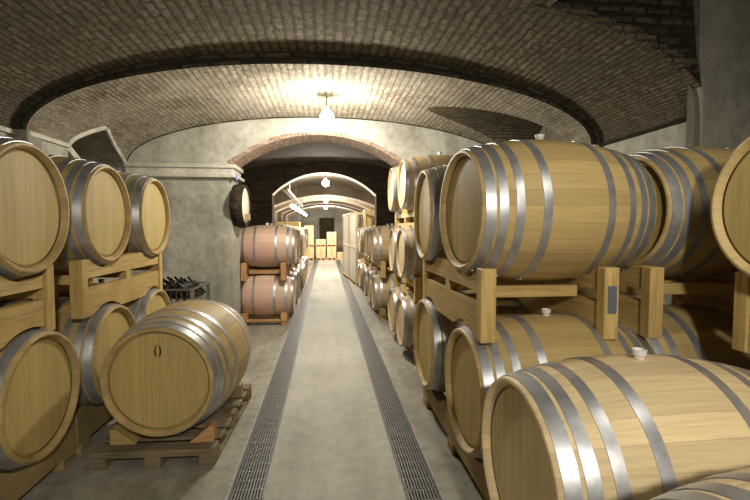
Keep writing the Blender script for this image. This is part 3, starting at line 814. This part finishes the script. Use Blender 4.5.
chock(-.835, 3.03, radians(-90), M['redwood'], 'reddish brown wooden chock wedged at front right under the lone barrel', .9)
chock(-1.34, 3.05, radians(90), M['pine'], 'yellow wooden chock wedged at front left under the lone barrel', .9)
chock(-.80, 3.80, radians(-90), M['pallet_pine'], 'pale wooden chock wedged at the far right under the lone barrel', .9)
chock(-1.37, 3.85, radians(90), M['pallet_pine'], 'worn wooden chock at far left under the lone barrel', .9)

# ------------------------------------------------------------------ bottle bin by the pier
bx, by = -2.0, 5.75
bt = thing('wire_bin', 'zinc wire bin full of dark bottles at the foot of the grey pier', 'wire bin', (bx, by, 0))
W, D, H0, H1 = .42, .36, .1, .82
for x in (-W, W):
    for y in (-D, D): mb = MB(); mb.box(x-.02, x+.02, y-.02, y+.02, 0, H1+.02); mb.build('frame_post', M['wire'], bt)
mb = MB()
for z in (H0, H1):
    for y in (-D, D): mb.tube((-W,y,z), (W,y,z), .014, 6)
    for x in (-W, W): mb.tube((x,-D,z), (x,D,z), .014, 6)
mb.build('rim', M['wire'], bt)
mb = MB()
for i in range(1, 14):
    x = -W+2*W*i/14; mb.tube((x,-D,H0), (x,-D,H1), .003, 4); mb.tube((x,D,H0), (x,D,H1), .003, 4)
for i in range(1, 7):
    z = H0+(H1-H0)*i/7
    for y in (-D, D): mb.tube((-W,y,z), (W,y,z), .002, 4)
    for x in (-W, W): mb.tube((x,-D,z), (x,D,z), .003, 4)
mb.box(-W, W, -D, D, H0-.01, H0)
mb.build('mesh', M['wire'], bt)
mb = MB(); mb.lathe([(0,0), (.036,0), (.038,.01), (.038,.19), (.030,.215), (.016,.24), (.0145,.29), (.016,.292), (.016,.30), (0,.30)], 'z', 14)
b0 = mb.build('wine_bottle', M['glass'], smooth=True, autosm=40); first = True
for r in range(4):
    for i in range(9):
        o = b0 if first else b0.copy()
        if not first: COL.objects.link(o)
        first = False
        o.location = (bx-.27+.085*i+j(.004), by-.26+.15*r, .70); o.rotation_euler = (radians(18), radians(-38)+j(.04), 0)
        tag(o, 'dark glass wine bottle leaning neck up in the wire bin by the grey pier', 'bottle', 'bottles in the wire bin')
for r in range(3):   # the layer they stand on
    for i in range(7):
        o = b0.copy(); COL.objects.link(o); o.location = (bx-.33+.09*i, by-.28+.22*r, .25); o.rotation_euler = (radians(0), 0, 0)
        tag(o, 'dark glass wine bottle upright inside the wire bin, behind the mesh', 'bottle', 'bottles low in the wire bin')

# ------------------------------------------------------------------ small cask on the jamb
ck = thing('mounted_cask', 'short dark cask fixed to the pier jamb, pale head facing the aisle', 'cask', (AL+.002, 6.72, 1.88), radians(-3))
ck.scale = (.72, 1, 1)
mb = MB(); mb.lathe([(0, 0), (.30, 0), (.325, .10), (.325, .14), (.30, .235), (.275, .24), (.270, .205)], 'x', 36); mb.build('body', M['dark'], ck, smooth=True)
mb = MB(); k = 30
for q in range(k):
    t0, t1 = 2*pi*q/k, 2*pi*(q+1)/k; mb.face([(.208,0,0), (.208,.274*cos(t0),.274*sin(t0)), (.208,.274*cos(t1),.274*sin(t1))], [(0,0), (.274*sin(t0),.274*cos(t0)), (.274*sin(t1),.274*cos(t1))])
mb.build('head', M['head_small'], ck)
mb = MB(); mb.lathe([(.302, .17), (.305, .17), (.300, .232), (.297, .232)], 'x', 36); mb.build('hoop', M['wire'], ck)
mb = MB(); mb.box(.21, .30, -.05, .05, -.22, -.12); mb.build('tap_block', M['pallet_pine'], ck, bevel=.008)
mb = MB(); mb.box(.13, .15, -.30, -.24, .35, .43); q = mb.build('tag', M['blue'], ck); q['label'] = 'small blue tag'

# ------------------------------------------------------------------ far end: cartons on pallets, cage, cabinet, pipe
def carton(x, y, z, w, d, h, label, group='cartons at the end of the corridor', mat='carton', name='cardboard_carton'):
    r = thing(name, label, 'carton', (x, y, z), 0, group)
    mb = MB(); mb.box(-w/2, w/2, -d/2, d/2, 0, h); mb.build('box', M[mat], r, bevel=.006)
    mb = MB(); mb.box(-.03, .03, -d/2-.003, -d/2, h*.12, h); mb.box(-.03, .03, -d/2, d/2, h, h+.002); mb.build('tape', M['tan'], r)
    return r
def simple_pallet(x, y, z, w, d, label):
    r = thing('shipping_pallet', label, 'pallet', (x, y, z), 0, 'dark pallets under the end cartons')
    for k in range(3):
        xx = -w/2+(w-.08)*k/2; mb = MB(); mb.box(xx, xx+.08, -d/2, d/2, 0, .07); mb.build('runner', M['redwood'], r)
    mb = MB()
    for k in range(5): yy = -d/2+(d-.1)*k/4; mb.box(-w/2, w/2, yy, yy+.1, .07, .09)
    mb.build('deck', M['redwood'], r)
ye = 21.9
for x, nm, up in ((-.25, 'left middle', .26), (.27, 'centre', .62), (-.83, 'left', .58)):
    simple_pallet(x, ye, 0, .5, .6, 'dark pallet on floor under the %s carton stack at the end of the corridor' % nm)
    carton(x, ye, .09, .46, .56, .56, 'lower carton of the %s stack at the far end of the corridor' % nm)
    simple_pallet(x, ye, .652, .5, .6, 'dark pallet halfway up the %s carton stack at the end' % nm)
    carton(x, ye, .743, .46, .56, up, 'upper carton of the %s stack at the far end of the corridor' % nm)
carton(-.83, ye, 1.33, .44, .5, .35, 'small carton topmost on the left stack at the corridor end')
carton(.75, ye, 0, .42, .5, .36, 'low carton on the floor right of the end stacks')

# white framed cage rack at the right of the corridor
cg = thing('cage_rack', 'tall white barred cage rack standing at an angle on the right of the corridor', 'rack', (.85, 11.22+1.2, 0), 0)
cg.location = (.85, 12.75, 0)
def cpt(u, v, z):   # u along the face 0..1 (near to far), v depth
    a = Vector((.86, 12.62)); 
    return None
A0, A1 = Vector((.82, 11.78, 0)), Vector((.58, 14.5, 0)); T = -Vector(cg.location)
dv = (A1-A0).normalized(); nv = Vector((dv.y, -dv.x, 0))  # towards +x
if nv.x < 0: nv = -nv
def strut(mb, u, v, z0, z1, t=.02):
    p = A0+dv*u+nv*v+T; mb.box(p.x-t, p.x+t, p.y-t, p.y+t, z0, z1)
Lc = (A1-A0).length
for u in (0, Lc/2, Lc):
    for v in (0, .22):
        mb = MB(); strut(mb, u, v, 0, 2.0, .03); mb.build('post', M['tan'], cg)
mb = MB()
for i in range(1, 10):
    u = Lc*i/10
    if i == 5: continue
    strut(mb, u, 0.0, .12, 1.95, .032)
mb.build('bars', M['white'], cg)
for z in (.08, 1.02, 1.96):
    mb = MB(); a = A0+T; b = A1+T
    for v in (0, .22): mb.tube(a+nv*v+Vector((0,0,z)), b+nv*v+Vector((0,0,z)), .035, 6)
    mb.build('rail', M['tan'], cg)
# tall tan cabinet behind the right row
cb = thing('tall_cabinet', 'tall plain tan wooden cabinet standing behind the right row of barrels', 'cabinet', (1.45, 12.4, 0))
mb = MB(); mb.box(-.38, .38, -.25, .25, .06, 2.06); mb.build('body', M['tan'], cb, bevel=.01)
for s in (-1, 1):
    mb = MB(); mb.box(min(0,s*.37)+.003, max(0,s*.37)-.003, -.27, -.252, .08, 2.04); d = mb.build('door', M['tan'], cb, bevel=.004)
    mh = MB(); mh.box(s*.04-.008, s*.04+.008, -.29, -.271, 1., 1.15); mh.build('handle', M['wire'], d)
mb = MB(); mb.box(-.36, .36, -.23, .23, 0, .06); mb.build('plinth', M['dark'], cb)
# stacked tan crates at left beyond the barrels
for q, (x, y, h, w) in enumerate(((-1.2, 14.6, 1.75, .7), (-.95, 15.9, 1.55, .55))):
    r = thing('tall_crate', ['tan tall crate on the left behind the last small barrels', 'smaller tan crate on the left farther down the corridor'][q], 'crate', (x, y, 0), 0, 'tan crates on the left')
    mb = MB(); mb.box(-w/2, w/2, -.4, .4, 0, h); mb.build('body', M['tan'], r, bevel=.01)
    for z in (.05, h/2, h-.12): mb = MB(); mb.box(-w/2-.015, w/2+.015, -.415, -.401, z, z+.07); mb.build('batten', M['pine'], r)
# sloping pipe tray and tube lamps
pt = thing('pipe_tray', 'pale sloping pipe tray hanging on the left beyond the second arch', 'pipe', (-.86, 10.2, 2.42))
mb = MB(); mb.tube((0,0,0), (.16,3.2,-.22), .03, 8); mb.build('pipe', M['white'], pt, smooth=True)
mb = MB(); mb.tube((-.09,.0,.0), (.07,3.2,-.22), .015, 8); mb.build('conduit', M['wire'], pt, smooth=True)
for k in range(3):
    mb = MB(); f = .1+.4*k; mb.tube((.16*f,3.2*f,-.22*f), (.16*f,3.2*f,.28), .008, 6); mb.build('hanger', M['wire'], pt)
def tubelamp(x, y, z, L, label):
    r = thing('tube_lamp', label, 'lamp', (x, y, z), 0, 'tube lamps on the left of the corridor')
    mb = MB(); mb.box(-.05, .05, 0, L, .02, .07); mb.build('housing', M['white'], r)
    mb = MB(); mb.tube((0,.03,0), (0,L-.03,0), .022, 10); mb.build('tube', M['tube'], r)
    mb = MB()
    for yy in (.2, L-.2): mb.tube((0,yy,.07), (0,yy,.36), .006, 6)
    mb.build('hanger', M['wire'], r)
for k, w_ in enumerate(('nearest of five in a row', 'second from us of five in a row', 'middle of five in a row', 'fourth of five in a row', 'farthest of five in a row')):
    tubelamp(-.84, 11.1+1.65*k, 2.08, 1.4, 'glowing tube lamp left of the corridor, '+w_)

# hanging bulbs
bulbs = [(0.02, 5.42, 2.885, .085, 3.14, 'bare globe lamp glowing before the grey wall above the red brick arch'),
         (0.0, 10.6, 2.62, .085, 2.92, 'bare globe lamp under the second arch'),
         (0.0, 15.2, 2.50, .075, 2.92, 'bare globe lamp farther down the corridor, third from us'),
         (0.0, 20.1, 2.48, .075, 2.92, 'bare globe lamp nearest the corridor end')]
for x, y, z, r, top, lb in bulbs:
    t = thing('globe_lamp', lb, 'lamp', (x, y, z), 0, 'globe lamps along the aisle')
    mb = MB(); mb.lathe([(0.0001, -r)] + [(r*sin(pi*i/12), -r*cos(pi*i/12)) for i in range(1, 12)] + [(0.0001, r)], 'z', 20); mb.build('globe', M['bulb'], t, smooth=True, autosm=80)
    mb = MB(); mb.tube((0,0,r*.9), (0,0,r+.05), .03, 10); mb.build('socket', M['white'], t)
    mb = MB(); mb.tube((0,0,r+.04), (0,0,top-z), .006, 6); mb.build('cord', M['black'], t)

# ------------------------------------------------------------------ lights
def point(loc, e, r=.09, col=(1,.95,.82)):
    l = bpy.data.lights.new('lamp', 'POINT'); l.energy = e; l.shadow_soft_size = r; l.color = col
    o = bpy.data.objects.new('lamp_light', l); o.location = loc; COL.objects.link(o); return o
def spot(loc, e, ang=150, r=.12, col=(1,.95,.82), blend=.6, tgt=None):
    l = bpy.data.lights.new('lamp', 'SPOT'); l.energy = e; l.shadow_soft_size = r; l.color = col; l.spot_size = radians(ang); l.spot_blend = blend
    o = bpy.data.objects.new('lamp_light', l); o.location = loc; COL.objects.link(o)
    if tgt: o.rotation_euler = (Vector(tgt)-Vector(loc)).to_track_quat('-Z', 'Y').to_euler()
    return o
point((0.02, 5.42, 2.74), 135, .09)
point((0, 10.6, 2.46), 110, .09)
point((0, 15.0, 2.36), 200, .09)
point((0, 20.1, 2.36), 210, .09)
spot((.5, -1.3, 2.5), 215, 160, .12, tgt=(.4, .2, 0), blend=.4)
spot((1.6, .75, 2.80), 28, 138, .15, tgt=(2.1, 1.35, 0), blend=.35)  # added unseen fill that brightens the barrel tops on the right
w = bpy.data.worlds.new('world'); sc.world = w; w.use_nodes = True
w.node_tree.nodes['Background'].inputs[0].default_value = (1, .9, .7, 1); w.node_tree.nodes['Background'].inputs[1].default_value = .0

# ------------------------------------------------------------------ camera
F_PX = 440.
cam = bpy.data.cameras.new('camera'); co = bpy.data.objects.new('camera', cam); COL.objects.link(co)
cam.sensor_width = 36; cam.lens = F_PX*36/750; cam.clip_start = .05
yaw = math.atan(49/F_PX); pit = math.atan(22/math.hypot(F_PX, 49))
d = Vector((sin(yaw)*cos(pit), cos(yaw)*cos(pit), -sin(pit)))
co.location = (0, 0, 1.55); co.rotation_euler = d.to_track_quat('-Z', 'Y').to_euler()
sc.camera = co
sc.view_settings.view_transform = 'Standard'; sc.view_settings.look = 'None'; sc.view_settings.gamma = 1; sc.view_settings.use_curve_mapping = False
sc.view_settings.exposure = 0.6
